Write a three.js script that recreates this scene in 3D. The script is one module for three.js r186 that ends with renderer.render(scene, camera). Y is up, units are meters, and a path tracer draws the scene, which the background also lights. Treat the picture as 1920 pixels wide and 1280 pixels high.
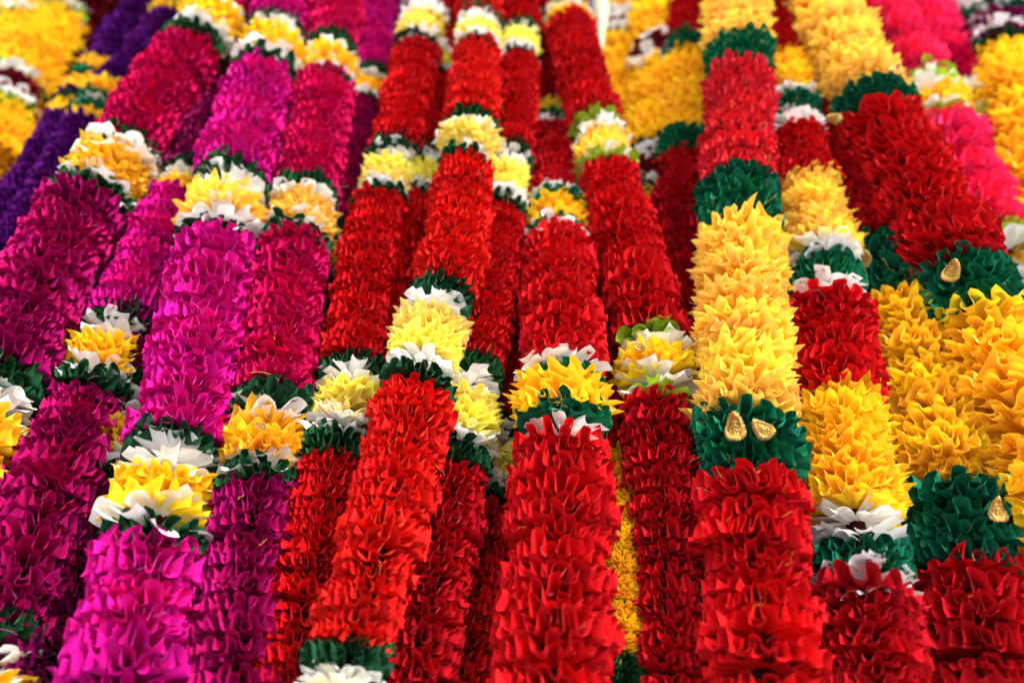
import * as THREE from 'three';
import { mergeGeometries } from 'three/addons/utils/BufferGeometryUtils.js';

// ---------------------------------------------------------------- camera, sky, sun, exposure
const W = 1024, H = 682, PW = 1920, PH = 1280;
const FPX = 1500;                                   // focal length in pixels of the 1920 px wide photograph
const PITCH = 37.7 * Math.PI / 180;                 // the photographer looks up along the hanging garlands
const NEAR_PLANE = 0.64;                            // horizontal distance to the front row of garlands
const scene = new THREE.Scene();
const camera = new THREE.PerspectiveCamera(2 * Math.atan(PH / 2 / FPX) * 180 / Math.PI, W / H, 0.02, 60);
camera.position.set(0, 0, 0);
camera.rotation.set(PITCH, 0, 0);
camera.focus = 0.74;
camera.userData.fStop = 2.2;
scene.add(camera);

const renderer = new THREE.WebGLRenderer({ antialias: true });
renderer.setSize(W, H);
renderer.toneMapping = THREE.LinearToneMapping;
renderer.toneMappingExposure = 2.95;
renderer.shadowMap.enabled = true;

function overcastSky() {                            // an even bright overcast with grey paving below the horizon
  const w = 128, h = 64, d = new Float32Array(w * h * 4);
  for (let y = 0; y < h; y++) {
    const el = ((y + 0.5) / h - 0.5) * Math.PI, s = Math.sin(el);
    const L = s > 0 ? 0.9 + 1.1 * s : 0.28 + 0.62 * Math.exp(s * 9);
    for (let x = 0; x < w; x++) {
      const i = (y * w + x) * 4;
      d[i] = L * 0.99; d[i + 1] = L; d[i + 2] = L * 1.04; d[i + 3] = 1;
    }
  }
  const t = new THREE.DataTexture(d, w, h, THREE.RGBAFormat, THREE.FloatType);
  t.mapping = THREE.EquirectangularReflectionMapping;
  t.minFilter = t.magFilter = THREE.LinearFilter;
  t.needsUpdate = true;
  return t;
}
scene.background = overcastSky();
scene.environment = scene.background;
scene.environmentIntensity = 1;
scene.backgroundIntensity = 1;

const sun = new THREE.DirectionalLight(new THREE.Color(1, 0.965, 0.92), 2.5);
sun.position.set(3.1, 3.0, 3.2);
sun.target.position.set(0, 0.6, -0.7);
sun.castShadow = true;
sun.shadow.radius = 40;
sun.shadow.mapSize.set(2048, 2048);
Object.assign(sun.shadow.camera, { left: -1.5, right: 1.5, top: 1.5, bottom: -1.5, near: 0.5, far: 12 });
scene.add(sun, sun.target);

// ---------------------------------------------------------------- helpers
function rng(seed) { let a = seed >>> 0; return () => { a = (a + 0x6d2b79f5) | 0; let t = Math.imul(a ^ (a >>> 15), 1 | a); t = (t + Math.imul(t ^ (t >>> 7), 61 | t)) ^ t; return ((t ^ (t >>> 14)) >>> 0) / 4294967296; }; }
const V = (x, y, z) => new THREE.Vector3(x, y, z);
const cp = Math.cos(PITCH), sp = Math.sin(PITCH);
function ray(x, y) { const u = (x - PW / 2) / FPX, v = -(y - PH / 2) / FPX; return V(u, v * cp + sp, v * sp - cp); }
function onPlane(x, y, z) { const r = ray(x, y); return r.multiplyScalar(-z / -r.z * 1); }
function toPixel(p) { const v = p.y * cp + p.z * sp, d = p.y * sp - p.z * cp; return [PW / 2 + FPX * p.x / d, PH / 2 - FPX * v / d, d]; }
const usedNames = new Map();
function numbered(n) { const k = usedNames.get(n) ?? 0; usedNames.set(n, k + 1); return k ? n + '_' + String(k).padStart(3, '0') : n; }
function shadows(m) { m.castShadow = m.receiveShadow = true; return m; }

// ---------------------------------------------------------------- cloth materials
function cloth(name, rgb, sheen, o = {}) {
  const tones = [];
  for (let k = 0; k < 4; k++) {
    const f = [1, 0.84, 1.13, 0.95][k], hue = Math.min(...rgb) > 0.5 ? 0 : 1, m = new THREE.MeshPhysicalMaterial({
      color: new THREE.Color().setRGB(Math.min(rgb[0] * f, 0.95), Math.min(rgb[1] * f * [1, 0.92, 1.08, 1.1][k * hue], 0.95), Math.min(rgb[2] * f * [1, 1.15, 0.9, 1.2][k * hue], 0.95)),
      roughness: o.rough ?? 0.72, metalness: 0, side: THREE.DoubleSide,
      transmission: o.through ?? 0, thickness: 0, ior: 1.4, specularIntensity: o.spec ?? 0.22,
      sheen: 1, sheenColor: new THREE.Color().setRGB(...sheen), sheenRoughness: 0.5,
    });
    m.name = name + '_cloth';
    tones.push(m);
  }
  return tones;
}
const C = {
  red: cloth('red', [0.5, 0.004, 0.007], [0.9, 0.08, 0.08]),
  scarlet: cloth('scarlet', [0.6, 0.009, 0.007], [1, 0.15, 0.06]),
  coral: cloth('coral', [0.6, 0.016, 0.028], [1, 0.18, 0.16]),
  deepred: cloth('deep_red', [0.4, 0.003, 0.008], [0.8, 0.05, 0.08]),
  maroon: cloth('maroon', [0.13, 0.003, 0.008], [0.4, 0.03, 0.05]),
  crimson: cloth('crimson', [0.5, 0.002, 0.075], [0.5, 0.02, 0.15]),
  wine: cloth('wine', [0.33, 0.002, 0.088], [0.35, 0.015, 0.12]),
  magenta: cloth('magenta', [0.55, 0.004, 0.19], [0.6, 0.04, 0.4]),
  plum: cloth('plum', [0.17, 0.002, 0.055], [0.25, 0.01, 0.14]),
  pink: cloth('pink', [0.85, 0.03, 0.14], [0.9, 0.15, 0.4]),
  purple: cloth('purple', [0.075, 0.002, 0.105], [0.25, 0.05, 0.6]),
  yellow: cloth('yellow', [0.95, 0.64, 0.09], [0.6, 0.4, 0.1], { through: 0.46 }),
  amber: cloth('amber', [0.95, 0.58, 0.022], [0.6, 0.3, 0.02], { through: 0.46 }),
  lemon: cloth('lemon', [0.93, 0.78, 0.16], [0.6, 0.5, 0.15], { through: 0.46 }),
  ochre: cloth('ochre', [0.5, 0.2, 0.006], [0.4, 0.2, 0.02]),
  white: cloth('white', [0.84, 0.82, 0.79], [0.3, 0.3, 0.3], { through: 0.3 }),
  cream: cloth('cream', [0.80, 0.76, 0.62], [0.3, 0.3, 0.25], { through: 0.3 }),
  green: cloth('green', [0.004, 0.1, 0.045], [0.05, 0.4, 0.2]),
  bottle: cloth('bottle_green', [0.009, 0.05, 0.017], [0.06, 0.22, 0.08]),
  lime: cloth('lime_green', [0.30, 0.42, 0.025], [0.3, 0.4, 0.1], { through: 0.3 }),
};
function grain() {
  const n = 64, d = new Uint8Array(n * n * 4), r = rng(77);
  for (let i = 0; i < n * n; i++) { const v = 255 * r(); d.set([v, v, v, 255], i * 4); }
  const t = new THREE.DataTexture(d, n, n); t.wrapS = t.wrapT = THREE.RepeatWrapping; t.magFilter = THREE.LinearFilter; t.repeat.set(1, 1); t.needsUpdate = true; return t;
}
const goldMat = new THREE.MeshStandardMaterial({ color: new THREE.Color().setRGB(0.80, 0.53, 0.15), metalness: 1, roughness: 0.3, bumpMap: grain(), bumpScale: 0.002 });
goldMat.name = 'gold_braid';
const cordMat = new THREE.MeshPhysicalMaterial({ name: 'dark_cord', color: new THREE.Color().setRGB(0.03, 0.006, 0.006), roughness: 1, specularIntensity: 0.05 });
const threadMat = { };
function threadOf(c, rgb) { const m = new THREE.MeshStandardMaterial({ color: new THREE.Color().setRGB(...rgb), roughness: 0.7 }); m.name = c + '_thread'; return threadMat[c] = m; }
threadOf('yellow', [0.8, 0.45, 0.05]); threadOf('pale', [0.6, 0.12, 0.09]); threadOf('red', [0.8, 0.10, 0.08]); threadOf('magenta', [0.85, 0.12, 0.45]); threadOf('white', [0.8, 0.8, 0.75]);

// ---------------------------------------------------------------- one gathered square of cloth, rim radius 1, axis y
function sheetGeometry(nu, nt, point, closed) {      // point(u index, t index) -> Vector3
  const pos = [], idx = [], cols = closed ? nu : nu + 1;
  for (let j = 0; j <= nt; j++) for (let i = 0; i < cols; i++) { const p = point(i / nu, j / nt); pos.push(p.x, p.y, p.z); }
  for (let j = 0; j < nt; j++) for (let i = 0; i < nu; i++) {
    const a = j * cols + i, b = j * cols + (i + 1) % cols, c = a + cols, d = b + cols;
    idx.push(a, c, b, b, c, d);
  }
  const g = new THREE.BufferGeometry();
  g.setAttribute('position', new THREE.Float32BufferAttribute(pos, 3));
  g.setAttribute('uv', new THREE.Float32BufferAttribute(Array.from({ length: pos.length / 3 }, (_, k) => [pos[k * 3] * 0.5, pos[k * 3 + 2] * 0.5 + pos[k * 3 + 1] * 0.5]).flat(), 2));
  g.setIndex(idx);
  g.computeVertexNormals();
  return g;
}
const RIM = [0.14, 0.56, 0.84, 1], FOLDS = 14;
function ruffle(seed, kind) {                        // 'tube': rolled folds; 'spike': folds drawn out to points
  const r = rng(seed), n = FOLDS, PER = 10;
  const w = Array.from({ length: n }, () => 0.74 + 0.52 * r()), sum = w.reduce((a, b) => a + b), start = [];
  let acc = 0;
  for (let i = 0; i < n; i++) { w[i] *= 2 * Math.PI / sum; start.push(acc); acc += w[i]; }
  const rnd = (lo, hi) => Array.from({ length: n }, () => lo + (hi - lo) * r());
  const amp = kind === 'tube' ? rnd(0.09, 0.20) : rnd(0.08, 0.17), roll = rnd(0.35, 0.85), lean = rnd(-0.35, 0.35), len = kind === 'tube' ? rnd(0.86, 1.04) : rnd(0.84, 1.0);
  const tip = Array.from({ length: n }, () => kind === 'tube' ? (r() < 0.3 ? 0.03 + 0.09 * r() : 0.02 * r()) : 0.06 + 0.18 * r());
  const tip2 = Array.from({ length: n }, () => kind === 'tube' ? (r() < 0.2 ? 0.09 * r() : 0) : (r() < 0.4 ? 0.12 * r() : 0.02));
  const cone = -0.06 + 0.16 * r(), bow = rnd(-0.05, 0.05);
  return sheetGeometry(n * PER, 3, (u, tj) => {
    const t = RIM[Math.round(tj * 3)];
    const q = (u * n) % n, i = Math.floor(q + 1e-6) % n, v = q - Math.floor(q + 1e-6), k = (i + 1) % n;
    const s = v * v * (3 - 2 * v), mix = (a) => a[i] * (1 - s) + a[k] * s;
    const e = Math.max(0, (t - 0.14) / 0.86), f = Math.pow(e, 1.25), c = Math.cos(2 * Math.PI * v);
    const ang = start[i] + w[i] * v + w[i] / (2 * Math.PI) * mix(roll) * Math.sin(4 * Math.PI * v) * f + mix(lean) * w[i] * c * f;
    const d0 = Math.min(v, 1 - v), d1 = Math.abs(v - 0.5);
    const peak = Math.max(0, 1 - d0 / 0.16) * (v < 0.5 ? tip[i] : tip[k]) + Math.max(0, 1 - d1 / 0.16) * tip2[i];
    const fray = t > 0.8 ? (r() - 0.5) * 0.05 : 0;
    const rad = t * (mix(len) + fray + (t > 0.8 ? peak * (t - 0.8) / 0.2 : 0));
    const y = mix(amp) * f * (kind === 'tube' ? Math.sign(c) * Math.pow(Math.abs(c), 0.62) : c) * 1.15 + cone * e * e + mix(bow) * e * e;
    return V(Math.cos(ang) * rad, y, Math.sin(ang) * rad);
  }, true);
}
function petals(seed) {                              // a square cut into broad separate tongues, each curled its own way
  const r = rng(seed), n = 9 + Math.floor(r() * 3), out = [];
  for (let i = 0; i < n; i++) {
    const a = (i + (r() - 0.5) * 0.5) / n * 2 * Math.PI, half = 0.20 + 0.14 * r(), curl = 0.3 + 1.0 * r(), sgn = r() < 0.6 ? 1 : -1;
    const R = 0.92 + 0.16 * r(), bend = (r() - 0.45) * 0.5, twist = (r() - 0.5) * 1.1, notch = (r() - 0.65) * 0.14, side = (r() - 0.5) * 0.10, rise = (r() - 0.5) * 0.1;
    const g = sheetGeometry(6, 4, (u, t) => {
      const c = u * 2 - 1, hw = half * (0.35 + 0.65 * Math.pow(t, 0.6)) * (t > 0.9 ? 0.9 : 1), psi = c * curl, rho = hw / curl;
      let tx = rho * Math.sin(psi), ty = rho * (1 - Math.cos(psi)) * sgn;
      const tw = twist * t, x2 = tx * Math.cos(tw) - ty * Math.sin(tw), y2 = tx * Math.sin(tw) + ty * Math.cos(tw);
      const rr = 0.14 + (R - 0.14) * t + (t > 0.9 ? notch * (Math.abs(c) - 0.5) * 2 + side * c : 0);
      const y = y2 + bend * t * t + rise * t;
      return V(Math.cos(a) * rr - Math.sin(a) * x2, y, Math.sin(a) * rr + Math.cos(a) * x2);
    }, false);
    out.push(g);
  }
  return mergeGeometries(out);
}
const SHAPES = { tube: [], spike: [], petal: [] };
for (let k = 0; k < 14; k++) { SHAPES.tube.push(ruffle(100 + k, 'tube')); SHAPES.spike.push(ruffle(300 + k, 'spike')); }
for (let k = 0; k < 12; k++) SHAPES.petal.push(petals(500 + k));

// ---------------------------------------------------------------- gold braid ornament (about 2 cm), flat in xy, facing +z
function teardrop(a, s) { const p = Math.max(0, Math.cos(a - Math.PI / 2)); return s * (0.72 + 0.42 * p ** 5); }
const ornamentParts = (() => {
  const base = sheetGeometry(30, 5, (u, t) => {
    const a = u * 2 * Math.PI, R = teardrop(a, t);
    return V(Math.cos(a) * R, Math.sin(a) * R, 0.34 * t * t - 0.1 * Math.cos(t * 9) * (1 - t) + 0.02 * Math.sin(a * 15) * t);
  }, true);
  class Rim extends THREE.Curve { constructor(s, z) { super(); this.s = s; this.z = z; } getPoint(t) { const a = t * 2 * Math.PI, R = teardrop(a, this.s); return V(Math.cos(a) * R, Math.sin(a) * R, this.z); } }
  const tube = (s, z, rad) => { const g = new THREE.TubeGeometry(new Rim(s, z), 48, rad, 7, true), p = g.attributes.position, c = new Rim(s, z); for (let i = 0; i <= 48; i++) { const q = c.getPoint(i / 48), f = 1 + 0.55 * (i % 2) - 0.25; for (let j = 0; j < 8; j++) { const n = i * 8 + j; p.setXYZ(n, q.x + (p.getX(n) - q.x) * f, q.y + (p.getY(n) - q.y) * f, q.z + (p.getZ(n) - q.z) * f); } } g.computeVertexNormals(); return g; };
  class Coil extends THREE.Curve { getPoint(t) { const a = t * 4.6 * Math.PI + 1, q = 0.66 * (1 - t) + 0.2 * t; return V(Math.cos(a) * q + 0.03 * t, Math.sin(a) * q - 0.2 * t, 0.22 - 0.08 * t); } }
  const ring = new THREE.TubeGeometry(new Coil(), 70, 0.075, 6, false);
  { const p = ring.attributes.position, c = new Coil(); for (let i = 0; i <= 70; i++) { const q = c.getPointAt(i / 70), f = 0.75 + 0.55 * (i % 2); for (let j = 0; j < 7; j++) { const n = i * 7 + j; p.setXYZ(n, q.x + (p.getX(n) - q.x) * f, q.y + (p.getY(n) - q.y) * f, q.z + (p.getZ(n) - q.z) * f); } } ring.computeVertexNormals(); }
  const bead = new THREE.SphereGeometry(0.12, 10, 8); bead.translate(0.05, -0.2, 0.14);
  const rim = tube(1, 0.34, 0.15);
  for (const g of [base, rim, ring, bead]) {            // the braid is folded over a ridge, not flat
    const p = g.attributes.position;
    for (let i = 0; i < p.count; i++) { const x = p.getX(i), y = p.getY(i); p.setZ(i, p.getZ(i) - 0.75 * x * x + 0.3 * y * Math.abs(y) - 0.35 * Math.abs(x)); }
    g.computeVertexNormals();
  }
  return { base, rim, ring, bead };
})();
function ornament(parent, pos, normal, size, spin) {
  const g = new THREE.Group(); g.name = 'gold_ornament'; parent.add(g);
  g.position.copy(pos);
  g.quaternion.setFromUnitVectors(V(0, 0, 1), normal.clone().normalize()).multiply(new THREE.Quaternion().setFromAxisAngle(V(0, 0, 1), spin));
  g.scale.set(size * 0.82, size * 0.86, size * 0.9);
  for (const [n, geo] of [['braid_cup', ornamentParts.base], ['braid_rim', ornamentParts.rim], ['braid_coil', ornamentParts.ring], ['bead', ornamentParts.bead]]) { const m = shadows(new THREE.Mesh(geo, goldMat)); m.name = n; g.add(m); }
}

// ---------------------------------------------------------------- a garland: squares threaded along a hanging cord
const COLOUR_WORD = { red: 'red', scarlet: 'scarlet', coral: 'coral_red', deepred: 'dark_red', maroon: 'maroon', crimson: 'crimson', wine: 'wine_red', magenta: 'magenta', plum: 'plum', pink: 'pink', purple: 'purple', yellow: 'yellow', amber: 'amber', lemon: 'lemon_yellow', ochre: 'ochre', white: 'white', cream: 'cream', green: 'green', bottle: 'dark_green', lime: 'lime_green' };
let garlandSeed = 1;
// path: [x, y, width] in photograph pixels, from the top down; back: metres behind the front row; bands: [colour, y where it ends on the garland's front, shape?]
function garland(label, group, back, path, bands, o = {}) {
  const r = rng(garlandSeed++ * 7919), z = -(NEAR_PLANE + back), root = new THREE.Group();
  root.name = numbered('hanging_garland');
  root.userData = { label, category: 'garland', group };
  const curve = new THREE.CatmullRomCurve3(path.map(([x, y, , deeper]) => { const q = ray(x, y); return q.multiplyScalar((z - (deeper ?? 0)) / q.z); }), false, 'centripetal');
  // samples: length, point, radius, where its front shows
  const N = 400, S = [];
  const ctrlT = path.map((_, i) => i / (path.length - 1));
  let len = 0, last = null;
  for (let i = 0; i <= N; i++) {
    const t = i / N, p = curve.getPoint(t);
    const k = Math.min(path.length - 2, Math.floor(t * (path.length - 1))), f = t * (path.length - 1) - k;
    const wpx = path[k][2] + (path[k + 1][2] - path[k][2]) * f;
    const tan = curve.getTangent(t), slant = Math.hypot(tan.x, tan.y) ? Math.abs(tan.y) / Math.hypot(tan.x, tan.y) : 1;
    const radius = wpx / 2 * toPixel(p)[2] / FPX * (0.5 + 0.5 * slant) * (o.fat ?? 1);
    if (last) len += p.distanceTo(last);
    last = p;
    const front = p.clone().addScaledVector(p.clone().negate().projectOnPlane(tan).normalize(), radius * 0.95);
    S.push({ len, p, tan, radius, y: toPixel(front)[1] });
  }
  const at = (L) => { let a = 0, b = N; while (b - a > 1) { const m = (a + b) >> 1; S[m].len < L ? a = m : b = m; } const f = (L - S[a].len) / Math.max(1e-9, S[b].len - S[a].len); return { p: S[a].p.clone().lerp(S[b].p, f), tan: S[a].tan, radius: S[a].radius + (S[b].radius - S[a].radius) * f }; };
  const lenAtY = (y) => { for (let i = 1; i <= N; i++) if (S[i].y >= y) { const f = Math.min(1, Math.max(0, (y - S[i - 1].y) / (S[i].y - S[i - 1].y))); return S[i - 1].len + f * (S[i].len - S[i - 1].len); } return len; };
  root.position.copy(S[N].p);
  scene.add(root);
  const cordGeo = new THREE.TubeGeometry(new THREE.CatmullRomCurve3(S.filter((_, i) => i % 20 === 0).map((s) => s.p.clone().sub(root.position))), 40, S[N >> 1].radius * 0.2, 8);
  const cord = shadows(new THREE.Mesh(cordGeo, cordMat)); cord.name = 'cord'; root.add(cord);
  let from = 0; const wob = r() * 6.28;
  const up = V(0, 1, 0);
  for (const [colour, yEnd, shape] of bands) {
    const to = yEnd >= 1400 ? len : lenAtY(yEnd), span = to - from;
    if (span <= 0.001) continue;
    const kind = shape ?? (colour === 'white' || colour === 'cream' || colour === 'lime' ? 'petal' : colour === 'yellow' || colour === 'amber' || colour === 'lemon' ? 'spike' : 'tube');
    const band = new THREE.Group(); band.name = COLOUR_WORD[colour] + '_ruffle'; root.add(band);
    const mid = at(from + span / 2), step = (kind === 'petal' ? 0.0064 : kind === 'spike' ? 0.0074 : 0.0081) * (mid.radius / 0.045) * (o.step ?? 1);
    const count = Math.max(1, Math.round(span / step)), slop = count < 6 ? 0.45 : 0.27;
    band.position.copy(mid.p).sub(root.position);
    for (let i = 0; i < count; i++) {
      const L = from + span * (i + 0.5 + (r() - 0.5) * 0.7) / count, s = at(L), geos = SHAPES[kind];
      const m = shadows(new THREE.Mesh(geos[Math.floor(r() * geos.length)], C[colour][Math.floor(r() * 4)]));
      m.name = 'cloth_square';
      m.position.copy(s.p).sub(mid.p).add(V(r() - 0.5, 0, r() - 0.5).multiplyScalar(s.radius * 0.1));
      const q = new THREE.Quaternion().setFromUnitVectors(up, s.tan.clone().negate());
      const tilt = new THREE.Quaternion().setFromEuler(new THREE.Euler((r() - 0.5) * slop, 0, (r() - 0.5) * slop));
      const turn = kind === 'petal' ? r() * Math.PI * 2 : (Math.floor(r() * FOLDS) + 0.5 * (i % 2) + 0.55 * (r() - 0.5)) * 2 * Math.PI / FOLDS;   // neighbours lie crest to trough and so form open cells
      const spin = new THREE.Quaternion().setFromAxisAngle(up, turn);
      if (kind === 'petal' && r() < 0.5) spin.multiply(new THREE.Quaternion().setFromAxisAngle(V(1, 0, 0), Math.PI));
      m.quaternion.copy(q).multiply(tilt).multiply(spin);
      const R = s.radius * (0.90 + 0.17 * r() + 0.04 * Math.sin(L * 61 + wob) + 0.03 * Math.sin(L * 143 + 2 * wob)) * (kind === 'petal' ? 0.86 + 0.15 * r() : 1);
      m.scale.set(R, R * (0.8 + 0.6 * r() * r()), R);
      band.add(m);
    }
    from = to;
  }
  const surface = (x, y) => {                       // the point of the garland's front seen near pixel (x, y)
    const s = at(lenAtY(y)), out = s.p.clone().negate().projectOnPlane(s.tan).normalize(), side = out.clone().cross(s.tan).normalize();
    if (side.x < 0) side.negate();
    const [cx] = toPixel(s.p.clone().addScaledVector(out, s.radius)), d = toPixel(s.p)[2];
    const off = THREE.MathUtils.clamp((x - cx) * d / FPX / s.radius, -0.95, 0.95), n = out.clone().multiplyScalar(Math.sqrt(1 - off * off)).addScaledVector(side, off);
    return { p: s.p.clone().addScaledVector(n, s.radius).sub(root.position), n, tan: s.tan, radius: s.radius };
  };
  for (const [x, y, size, spin, lift] of o.gold ?? []) { const s = surface(x, y); ornament(root, s.p.addScaledVector(s.n, lift ?? 0.004), s.n.clone().add(V(0, -0.25, 0.15)), size, spin); }
  for (let k = 0; k < (o.threads ?? 0) * 0.7; k++) {
    const L = len * (0.05 + 0.9 * r()), s = at(L), y = toPixel(s.p)[1];
    const f = surface(toPixel(s.p)[0] + (r() - 0.5) * 1.9 * s.radius * FPX / toPixel(s.p)[2], y), a = f.p;
    const pts = [a.clone().addScaledVector(f.n, -0.004)];
    const dir = V(r() - 0.5, r() - 0.5, r() - 0.2).normalize(), l = 0.003 + 0.007 * r() * r();
    for (let j = 1; j < 4; j++) pts.push(pts[j - 1].clone().addScaledVector(f.n, l * 0.35).addScaledVector(dir, l * 0.8).add(V(r() - 0.5, r() - 0.5, r() - 0.5).multiplyScalar(l * 0.9)));
    const th = shadows(new THREE.Mesh(new THREE.TubeGeometry(new THREE.CatmullRomCurve3(pts), 8, 0.00009 + 0.00006 * r(), 3), threadMat[o.thread ?? 'red'])); th.name = 'loose_thread'; root.add(th);
  }
  return root;
}

// ---------------------------------------------------------------- the setting
const wall = shadows(new THREE.Mesh(new THREE.BoxGeometry(5, 4.5, 0.08), new THREE.MeshStandardMaterial({ color: new THREE.Color().setRGB(0.03, 0.022, 0.022), roughness: 0.9 })));
wall.name = 'backdrop'; wall.position.set(0, 1.2, -(NEAR_PLANE + 0.42)); wall.userData = { kind: 'structure' };
scene.add(wall);

// ---------------------------------------------------------------- the garlands, from the left
const M = (a, b, c, d, e, f, y1 = 'yellow') => [['bottle', a], ['white', b], [y1, c], ['white', d], ['bottle', e]];   // green, white, yellow, white, green
const GL = 'garlands of the magenta and wine clusters', GR = 'red garlands with lemon and white bands', GY = 'yellow and red garlands with green bands';
garland('thick crimson garland slanting down the left edge, in front of the purple ones', GL, 0.0,
  [[455, -60, 95], [385, 60, 108], [300, 175, 132], [222, 295, 142], [150, 400, 152], [62, 560, 165], [10, 680, 172], [-60, 820, 180], [-170, 1040, 195]],
  [['crimson', -20], ['white', 0], ['amber', 28], ['white', 46], ['bottle', 62], ['crimson', 242], ['bottle', 256], ['white', 274], ['amber', 308], ['white', 328], ['bottle', 345], ['wine', 668], ['bottle', 705], ['white', 760], ['amber', 830], ['wine', 1500]], { threads: 30, thread: 'magenta' });
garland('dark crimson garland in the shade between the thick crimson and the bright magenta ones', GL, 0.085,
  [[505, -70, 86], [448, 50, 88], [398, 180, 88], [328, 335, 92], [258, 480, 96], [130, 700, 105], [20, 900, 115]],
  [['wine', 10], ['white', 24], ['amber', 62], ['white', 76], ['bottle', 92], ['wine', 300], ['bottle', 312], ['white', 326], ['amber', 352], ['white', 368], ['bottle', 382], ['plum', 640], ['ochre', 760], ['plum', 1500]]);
garland('magenta garland turning wine red below its bright amber band, beside the left edge', GL, 0.035,
  [[420, 210, 100], [365, 330, 110], [290, 470, 118], [211, 640, 130], [146, 790, 148], [80, 980, 188], [12, 1170, 205], [-60, 1340, 225]],
  [['plum', 300], ['bottle', 312], ['white', 326], ['amber', 350], ['magenta', 572], ['bottle', 595], ['white', 618], ['amber', 664], ['white', 688], ['bottle', 712], ['wine', 1158], ['bottle', 1200], ['white', 1245], ['amber', 1500]], { threads: 25, thread: 'magenta' });
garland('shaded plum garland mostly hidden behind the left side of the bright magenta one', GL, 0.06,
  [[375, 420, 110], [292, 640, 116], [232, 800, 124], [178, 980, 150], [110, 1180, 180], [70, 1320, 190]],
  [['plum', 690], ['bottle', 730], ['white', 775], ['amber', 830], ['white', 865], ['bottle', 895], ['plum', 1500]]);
garland('bright magenta garland with white and amber bands, frontmost on the left', GL, 0.0,
  [[548, -90, 100], [518, 60, 106], [478, 200, 140], [430, 360, 152], [398, 500, 160], [364, 700, 178], [343, 800, 178], [313, 900, 194], [282, 1050, 212], [243, 1240, 240], [225, 1340, 250]],
  [['magenta', 12], ['bottle', 20], ['white', 38], ['amber', 70], ['white', 88], ['bottle', 98], ['magenta', 288], ['bottle', 310], ['white', 336], ['yellow', 372], ['white', 398], ['bottle', 412], ['magenta', 796], ['bottle', 820], ['white', 862], ['amber', 930], ['white', 958], ['bottle', 988], ['magenta', 1500]], { threads: 50, thread: 'magenta' });
garland('pink crimson garland close against the right side of the bright magenta one', GL, 0.02,
  [[650, -90, 96], [622, 80, 100], [605, 200, 112], [572, 370, 124], [547, 500, 138], [523, 650, 152], [503, 800, 164], [478, 950, 168], [452, 1180, 182], [440, 1340, 190]],
  [['crimson', 52], ['bottle', 60], ['white', 74], ['amber', 98], ['white', 114], ['bottle', 122], ['crimson', 318], ['bottle', 330], ['white', 350], ['yellow', 388], ['white', 406], ['bottle', 420], ['crimson', 710], ['bottle', 740], ['white', 774], ['amber', 832], ['white', 860], ['bottle', 884], ['wine', 1500]], { gold: [[492, 806, 0.006, 1.4]], threads: 30, thread: 'yellow' });
garland('deep magenta garland seen in a strip behind the pink crimson one', GL, 0.075,
  [[718, -90, 80], [708, 20, 86], [695, 140, 80], [668, 280, 90], [645, 465, 100], [622, 600, 105], [590, 800, 115], [560, 1000, 130]],
  [['magenta', 112], ['bottle', 122], ['white', 134], ['amber', 156], ['white', 170], ['bottle', 180], ['wine', 405], ['bottle', 432], ['white', 450], ['amber', 490], ['white', 512], ['bottle', 535], ['plum', 1500]]);
garland('bright pink garland strip rising between two white bands at the top', GL, 0.09,
  [[690, -120, 80], [660, 30, 90], [640, 180, 95], [625, 330, 100], [600, 500, 105]], [['pink', 60], ['magenta', 180], ['plum', 1500]]);

garland('wide purple garland at the top left with an amber and green band', 'purple garlands', 0.13,
  [[345, -110, 82], [272, 20, 86], [215, 105, 90], [140, 225, 96], [70, 350, 105], [0, 480, 115], [-60, 600, 120]],
  [['purple', 112], ['amber', 128], ['green', 146], ['amber', 168], ['purple', 184], ['bottle', 192], ['amber', 212], ['purple', 1500]]);
garland('purple garland tucked directly behind the thick crimson one, cream flower in its band', 'purple garlands', 0.11,
  [[410, -110, 78], [335, 20, 82], [270, 110, 86], [195, 190, 88], [130, 310, 96], [50, 440, 105], [-40, 590, 115]],
  [['purple', 8], ['amber', 20], ['purple', 156], ['amber', 172], ['green', 182], ['cream', 192], ['green', 200], ['amber', 214], ['purple', 1500]]);
garland('yellow garland in the top left corner above a maroon and white band', 'yellow garlands in the top left corner', 0.16,
  [[165, -60, 110], [118, 40, 124], [80, 110, 128], [50, 190, 120], [10, 290, 110], [-40, 400, 110]],
  [['maroon', -8], ['white', 4], ['lime', 14], ['amber', 158], ['bottle', 176], ['ochre', 240], ['bottle', 260], ['white', 276], ['maroon', 296], ['ochre', 1500]]);
garland('yellow garland cut off by the left edge, white and maroon band in the middle', 'yellow garlands in the top left corner', 0.13,
  [[70, -60, 90], [40, 40, 95], [30, 130, 100], [15, 220, 100], [-10, 320, 105], [-40, 420, 110]],
  [['amber', -4], ['white', 8], ['lime', 20], ['amber', 104], ['lime', 112], ['white', 128], ['maroon', 156], ['white', 172], ['lime', 186], ['amber', 270], ['ochre', 1500]]);
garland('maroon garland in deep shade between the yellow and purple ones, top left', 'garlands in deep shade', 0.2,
  [[250, -80, 90], [200, 30, 95], [150, 150, 100], [90, 300, 110], [40, 420, 120]], [['maroon', 1500]]);

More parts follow.
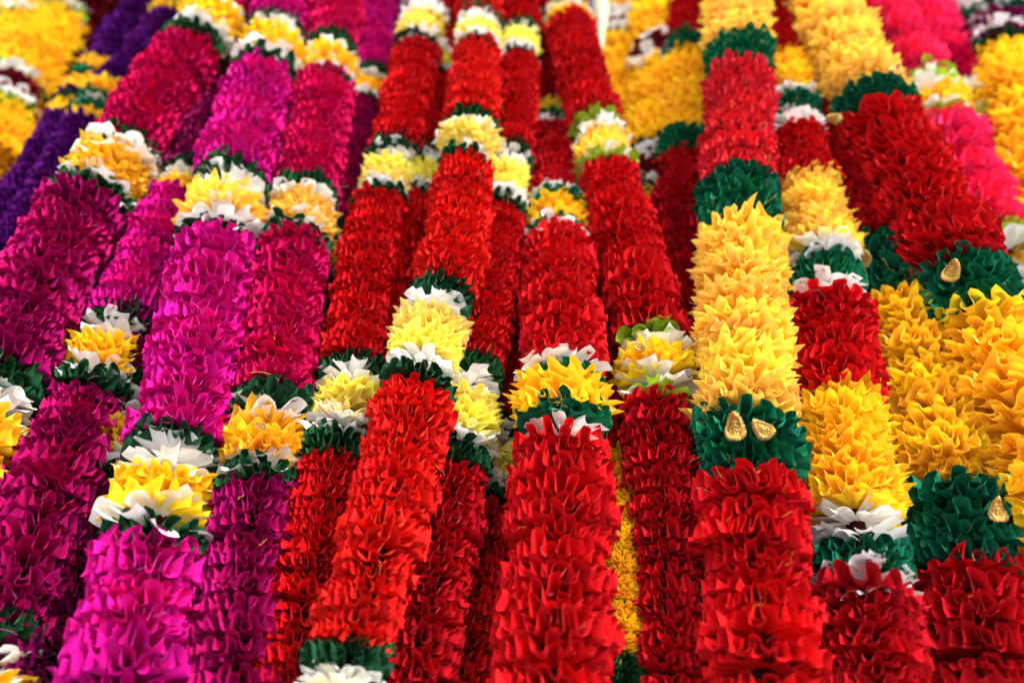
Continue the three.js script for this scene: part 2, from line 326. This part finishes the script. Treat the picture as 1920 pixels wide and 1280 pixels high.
garland('red garland left of the scarlet one, lemon band nearest the magenta cluster', GR, 0.03,
  [[822, -80, 84], [800, 30, 90], [770, 160, 98], [738, 300, 104], [692, 470, 112], [672, 600, 120], [658, 730, 134], [612, 930, 145], [555, 1220, 165], [535, 1330, 170]],
  [['red', -14], ['white', 14], ['lemon', 44], ['white', 58], ['bottle', 66], ['red', 254], ['bottle', 266], ['white', 284], ['lemon', 322], ['white', 342], ['bottle', 354], ['red', 652], ['bottle', 670], ['white', 702], ['lemon', 752], ['white', 796], ['bottle', 838], ['red', 1500]], { threads: 12 });
garland('red garland squeezed between the left red one and the scarlet one', GR, 0.055,
  [[850, -80, 80], [838, 60, 84], [826, 150, 88], [798, 310, 94], [750, 470, 112], [722, 620, 122], [692, 760, 134], [650, 950, 145], [600, 1250, 158]],
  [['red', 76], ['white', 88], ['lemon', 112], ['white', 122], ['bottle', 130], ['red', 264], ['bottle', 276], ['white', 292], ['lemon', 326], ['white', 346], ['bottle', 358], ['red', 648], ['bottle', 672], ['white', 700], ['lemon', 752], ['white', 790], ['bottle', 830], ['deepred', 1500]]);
garland('scarlet garland in front of its red neighbours, lemon flower bands between green collars', GR, -0.01,
  [[905, -90, 80], [898, 35, 86], [892, 140, 92], [881, 240, 108], [862, 400, 122], [845, 510, 132], [810, 610, 142], [768, 800, 158], [730, 950, 166], [690, 1100, 166], [655, 1230, 172], [630, 1330, 178]],
  [['scarlet', 4], ['bottle', 10], ['white', 28], ['lemon', 46], ['white', 58], ['bottle', 64], ['scarlet', 194], ['bottle', 208], ['white', 224], ['lemon', 250], ['white', 262], ['bottle', 274], ['scarlet', 512], ['bottle', 540], ['white', 568], ['lemon', 634], ['white', 664], ['bottle', 696], ['scarlet', 1200], ['bottle', 1248], ['white', 1300], ['lemon', 1500]], { threads: 30, thread: 'pale' });
garland('red garland behind the right side of the scarlet one', GR, 0.03,
  [[980, -90, 74], [975, 60, 78], [969, 180, 84], [950, 320, 92], [930, 450, 102], [906, 600, 114], [876, 750, 130], [850, 900, 142], [800, 1150, 156], [772, 1310, 162]],
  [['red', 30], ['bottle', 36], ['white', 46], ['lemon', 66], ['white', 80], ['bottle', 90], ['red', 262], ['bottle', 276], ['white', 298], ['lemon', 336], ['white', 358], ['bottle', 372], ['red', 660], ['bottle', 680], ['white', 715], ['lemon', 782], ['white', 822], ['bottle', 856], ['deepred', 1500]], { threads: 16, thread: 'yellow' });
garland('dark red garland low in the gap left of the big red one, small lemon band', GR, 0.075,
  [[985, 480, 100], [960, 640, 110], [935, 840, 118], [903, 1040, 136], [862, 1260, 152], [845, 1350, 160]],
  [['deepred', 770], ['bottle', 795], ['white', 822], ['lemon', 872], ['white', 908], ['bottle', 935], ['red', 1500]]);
garland('big red garland in the centre with amber and green flower band, widest at the bottom', GR, 0.005,
  [[1008, 60, 84, 0.1], [1022, 170, 94, 0.09], [1036, 270, 104, 0.075], [1045, 375, 118, 0.055], [1046, 500, 140, 0.025], [1052, 620, 160, 0.005], [1057, 720, 174], [1055, 900, 200], [1048, 1050, 216], [1034, 1240, 244], [1028, 1340, 252]],
  [['deepred', 172], ['white', 182], ['amber', 198], ['green', 206], ['white', 216], ['deepred', 332], ['white', 346], ['green', 356], ['amber', 384], ['green', 392], ['white', 408], ['red', 645], ['white', 668], ['green', 688], ['amber', 738], ['green', 762], ['white', 798], ['red', 1500]], { threads: 50, thread: 'pale' });
garland('red garland with lime green collars, running down right of centre', GR, 0.03,
  [[1046, -80, 82], [1062, 30, 90], [1090, 140, 98], [1120, 245, 110], [1146, 350, 118], [1180, 470, 130], [1206, 570, 140], [1226, 660, 150], [1236, 850, 150], [1247, 1020, 146], [1256, 1210, 148], [1260, 1320, 150]],
  [['red', -16], ['lime', -6], ['white', 2], ['amber', 10], ['red', 194], ['lime', 212], ['white', 230], ['yellow', 258], ['white', 272], ['lime', 288], ['red', 590], ['lime', 618], ['white', 634], ['amber', 678], ['white', 698], ['lime', 724], ['deepred', 1500]], { gold: [[1205, 652, 0.007, 1.2]], threads: 20, thread: 'pale' });
garland('amber garland showing as a thin strip between two red ones near the bottom', GY, 0.03,
  [[1128, 300, 70, 0.07], [1145, 520, 70, 0.06], [1160, 760, 70, 0.04], [1168, 1000, 74, 0.005], [1172, 1230, 76], [1173, 1340, 78]],
  [['deepred', 835], ['amber', 1222], ['bottle', 1500]], { thread: 'yellow', threads: 8 });
garland('amber garland behind the lime collared one, maroon and white band at the top', GY, 0.14,
  [[1172, -90, 86], [1170, 20, 92], [1160, 130, 104], [1170, 260, 110], [1190, 400, 120], [1210, 520, 125]],
  [['amber', 4], ['white', 24], ['maroon', 34], ['white', 50], ['bottle', 60], ['amber', 300], ['bottle', 320], ['white', 345], ['maroon', 380], ['amber', 1500]]);
garland('broad amber garland ending above a maroon and white band, upper right of centre', GY, 0.11,
  [[1232, -90, 108], [1236, 30, 116], [1238, 160, 134], [1228, 270, 124], [1226, 380, 120], [1222, 520, 120]],
  [['amber', 54], ['white', 68], ['maroon', 82], ['white', 96], ['amber', 252], ['bottle', 266], ['white', 286], ['maroon', 318], ['white', 336], ['bottle', 348], ['amber', 400], ['deepred', 1500]]);
garland('garland in the shade left of the tall yellow one, amber above and dark red below', GY, 0.075,
  [[1300, -90, 100], [1296, 40, 106], [1290, 160, 110], [1284, 290, 112], [1280, 450, 116], [1290, 620, 120], [1310, 800, 130]],
  [['red', 50], ['green', 80], ['amber', 226], ['green', 272], ['deepred', 1500]]);
garland('tall garland of coral, bright yellow and red sections between plain green collars', GY, -0.01,
  [[1382, -90, 116], [1382, 10, 121], [1386, 110, 128], [1388, 220, 134], [1386, 345, 150], [1390, 500, 168], [1396, 700, 190], [1402, 810, 198], [1415, 1000, 212], [1428, 1180, 222], [1438, 1320, 230]],
  [['yellow', 52], ['green', 98], ['coral', 296], ['green', 385], ['yellow', 748], ['green', 872], ['red', 1500]], { gold: [[1384, 818, 0.0125, -0.2, 0.009], [1428, 816, 0.0115, 1.2, 0.008]], threads: 60, thread: 'yellow' });
garland('red and amber garland with white edged green collars, right of the tall yellow one', GY, 0.02,
  [[1455, -80, 78], [1464, 60, 82], [1480, 140, 92], [1500, 270, 108], [1521, 390, 128], [1545, 490, 142], [1560, 620, 156], [1583, 820, 178], [1602, 960, 184], [1612, 1040, 188], [1630, 1200, 200], [1642, 1320, 206]],
  [['deepred', 84], ['amber', 150], ['white', 164], ['green', 190], ['white', 216], ['red', 314], ['yellow', 436], ['white', 464], ['green', 498], ['white', 530], ['red', 706], ['amber', 926], ['white', 982], ['green', 1040], ['white', 1086], ['deepred', 1500]], { threads: 30, thread: 'pale' });
garland('leaning garland from pale yellow through red to amber, two green collars with gold', GY, -0.005,
  [[1490, -90, 128], [1530, 0, 134], [1580, 100, 144], [1618, 170, 150], [1690, 310, 160], [1750, 420, 170], [1800, 515, 184], [1856, 640, 190], [1925, 800, 214], [2005, 960, 226], [2095, 1150, 234], [2175, 1320, 240]],
  [['yellow', 140], ['green', 186], ['red', 466], ['green', 560], ['amber', 1500]], { gold: [[1568, 182, 0.011, 0.6], [1664, 152, 0.008, -0.8], [1788, 516, 0.012, -0.9, 0.008]], threads: 45, thread: 'pale' });
garland('amber garland on the right with a large green collar above its dark red end', GY, 0.035,
  [[1545, 180, 102], [1600, 370, 114], [1640, 480, 126], [1684, 570, 140], [1724, 700, 162], [1765, 830, 184], [1795, 960, 200], [1830, 1130, 214], [1858, 1310, 224]],
  [['deepred', 424], ['green', 530], ['amber', 884], ['green', 1040], ['deepred', 1500]], { gold: [[1622, 484, 0.011, -0.8], [1855, 965, 0.011, 0.4, 0.006]], threads: 25, thread: 'yellow' });
garland('pink garland beside the pale yellow one, lime and white band, upper right', 'pink garlands', 0.08,
  [[1600, -90, 92], [1640, 0, 98], [1686, 80, 106], [1738, 168, 118], [1795, 300, 128], [1845, 400, 134], [1890, 480, 140]],
  [['pink', 126], ['lime', 138], ['white', 158], ['amber', 178], ['white', 194], ['lime', 206], ['pink', 420], ['lime', 440], ['white', 460], ['amber', 1500]]);
garland('pink garland farthest right, passing behind the amber one', 'pink garlands', 0.1,
  [[1680, -90, 100], [1710, 0, 106], [1762, 95, 112], [1812, 185, 118], [1870, 300, 126], [1912, 420, 134], [1950, 540, 140]],
  [['pink', 90], ['crimson', 146], ['lime', 158], ['white', 174], ['amber', 190], ['white', 204], ['lime', 216], ['pink', 400], ['lime', 420], ['white', 445], ['amber', 480], ['white', 500], ['crimson', 1500]], { gold: [[1908, 462, 0.008, 0.3]] });
garland('amber garland in the top right corner under a purple and white band', GY, 0.07,
  [[1840, -80, 110], [1862, 30, 122], [1888, 150, 138], [1925, 290, 146], [1960, 420, 150]],
  [['white', -10], ['green', 0], ['white', 14], ['plum', 28], ['white', 46], ['plum', 56], ['bottle', 70], ['amber', 1500]]);
garland('amber garland farther back, just right of the pink pair at the top', GY, 0.16,
  [[1740, -90, 110], [1775, 20, 118], [1815, 130, 124], [1860, 280, 130]], [['amber', 1500]]);

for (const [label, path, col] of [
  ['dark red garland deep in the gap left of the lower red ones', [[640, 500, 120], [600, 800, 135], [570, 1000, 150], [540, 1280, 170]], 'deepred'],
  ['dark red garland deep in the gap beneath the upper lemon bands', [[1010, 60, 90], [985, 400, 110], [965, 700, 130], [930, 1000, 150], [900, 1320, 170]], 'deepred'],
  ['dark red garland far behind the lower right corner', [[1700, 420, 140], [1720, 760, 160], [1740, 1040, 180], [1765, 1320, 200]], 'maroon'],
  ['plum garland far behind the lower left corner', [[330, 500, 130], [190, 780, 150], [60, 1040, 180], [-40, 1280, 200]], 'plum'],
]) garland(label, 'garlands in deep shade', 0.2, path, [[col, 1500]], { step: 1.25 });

// a pale strip of cloth hanging between the red and the amber garlands at the top
{
  const z = -(NEAR_PLANE + 0.1), P = (x, y) => { const q = ray(x, y); return q.multiplyScalar(z / q.z); };
  const A = [P(1128, -60), P(1128, 20), P(1126, 70), P(1124, 100)], Wd = [0.013, 0.0125, 0.009, 0.003];
  const base = A[3].clone(), g = sheetGeometry(8, 12, (u, t) => {
    const k = Math.min(2, Math.floor(t * 3)), f = t * 3 - k, p = A[k].clone().lerp(A[k + 1], f), w = Wd[k] + (Wd[k + 1] - Wd[k]) * f, c = u * 2 - 1;
    return p.sub(base).add(V(c * w, 0, Math.cos(c * 2.2) * 0.008));
  }, false);
  const m = shadows(new THREE.Mesh(g, new THREE.MeshStandardMaterial({ name: 'ivory_cloth', color: new THREE.Color().setRGB(0.42, 0.40, 0.26), roughness: 0.8, side: THREE.DoubleSide }))); m.name = 'cloth_strip'; m.position.copy(base);
  m.userData = { label: 'pale ivory cloth strip hanging between red and amber garlands at the top', category: 'cloth strip' };
  scene.add(m);
}
renderer.render(scene, camera);
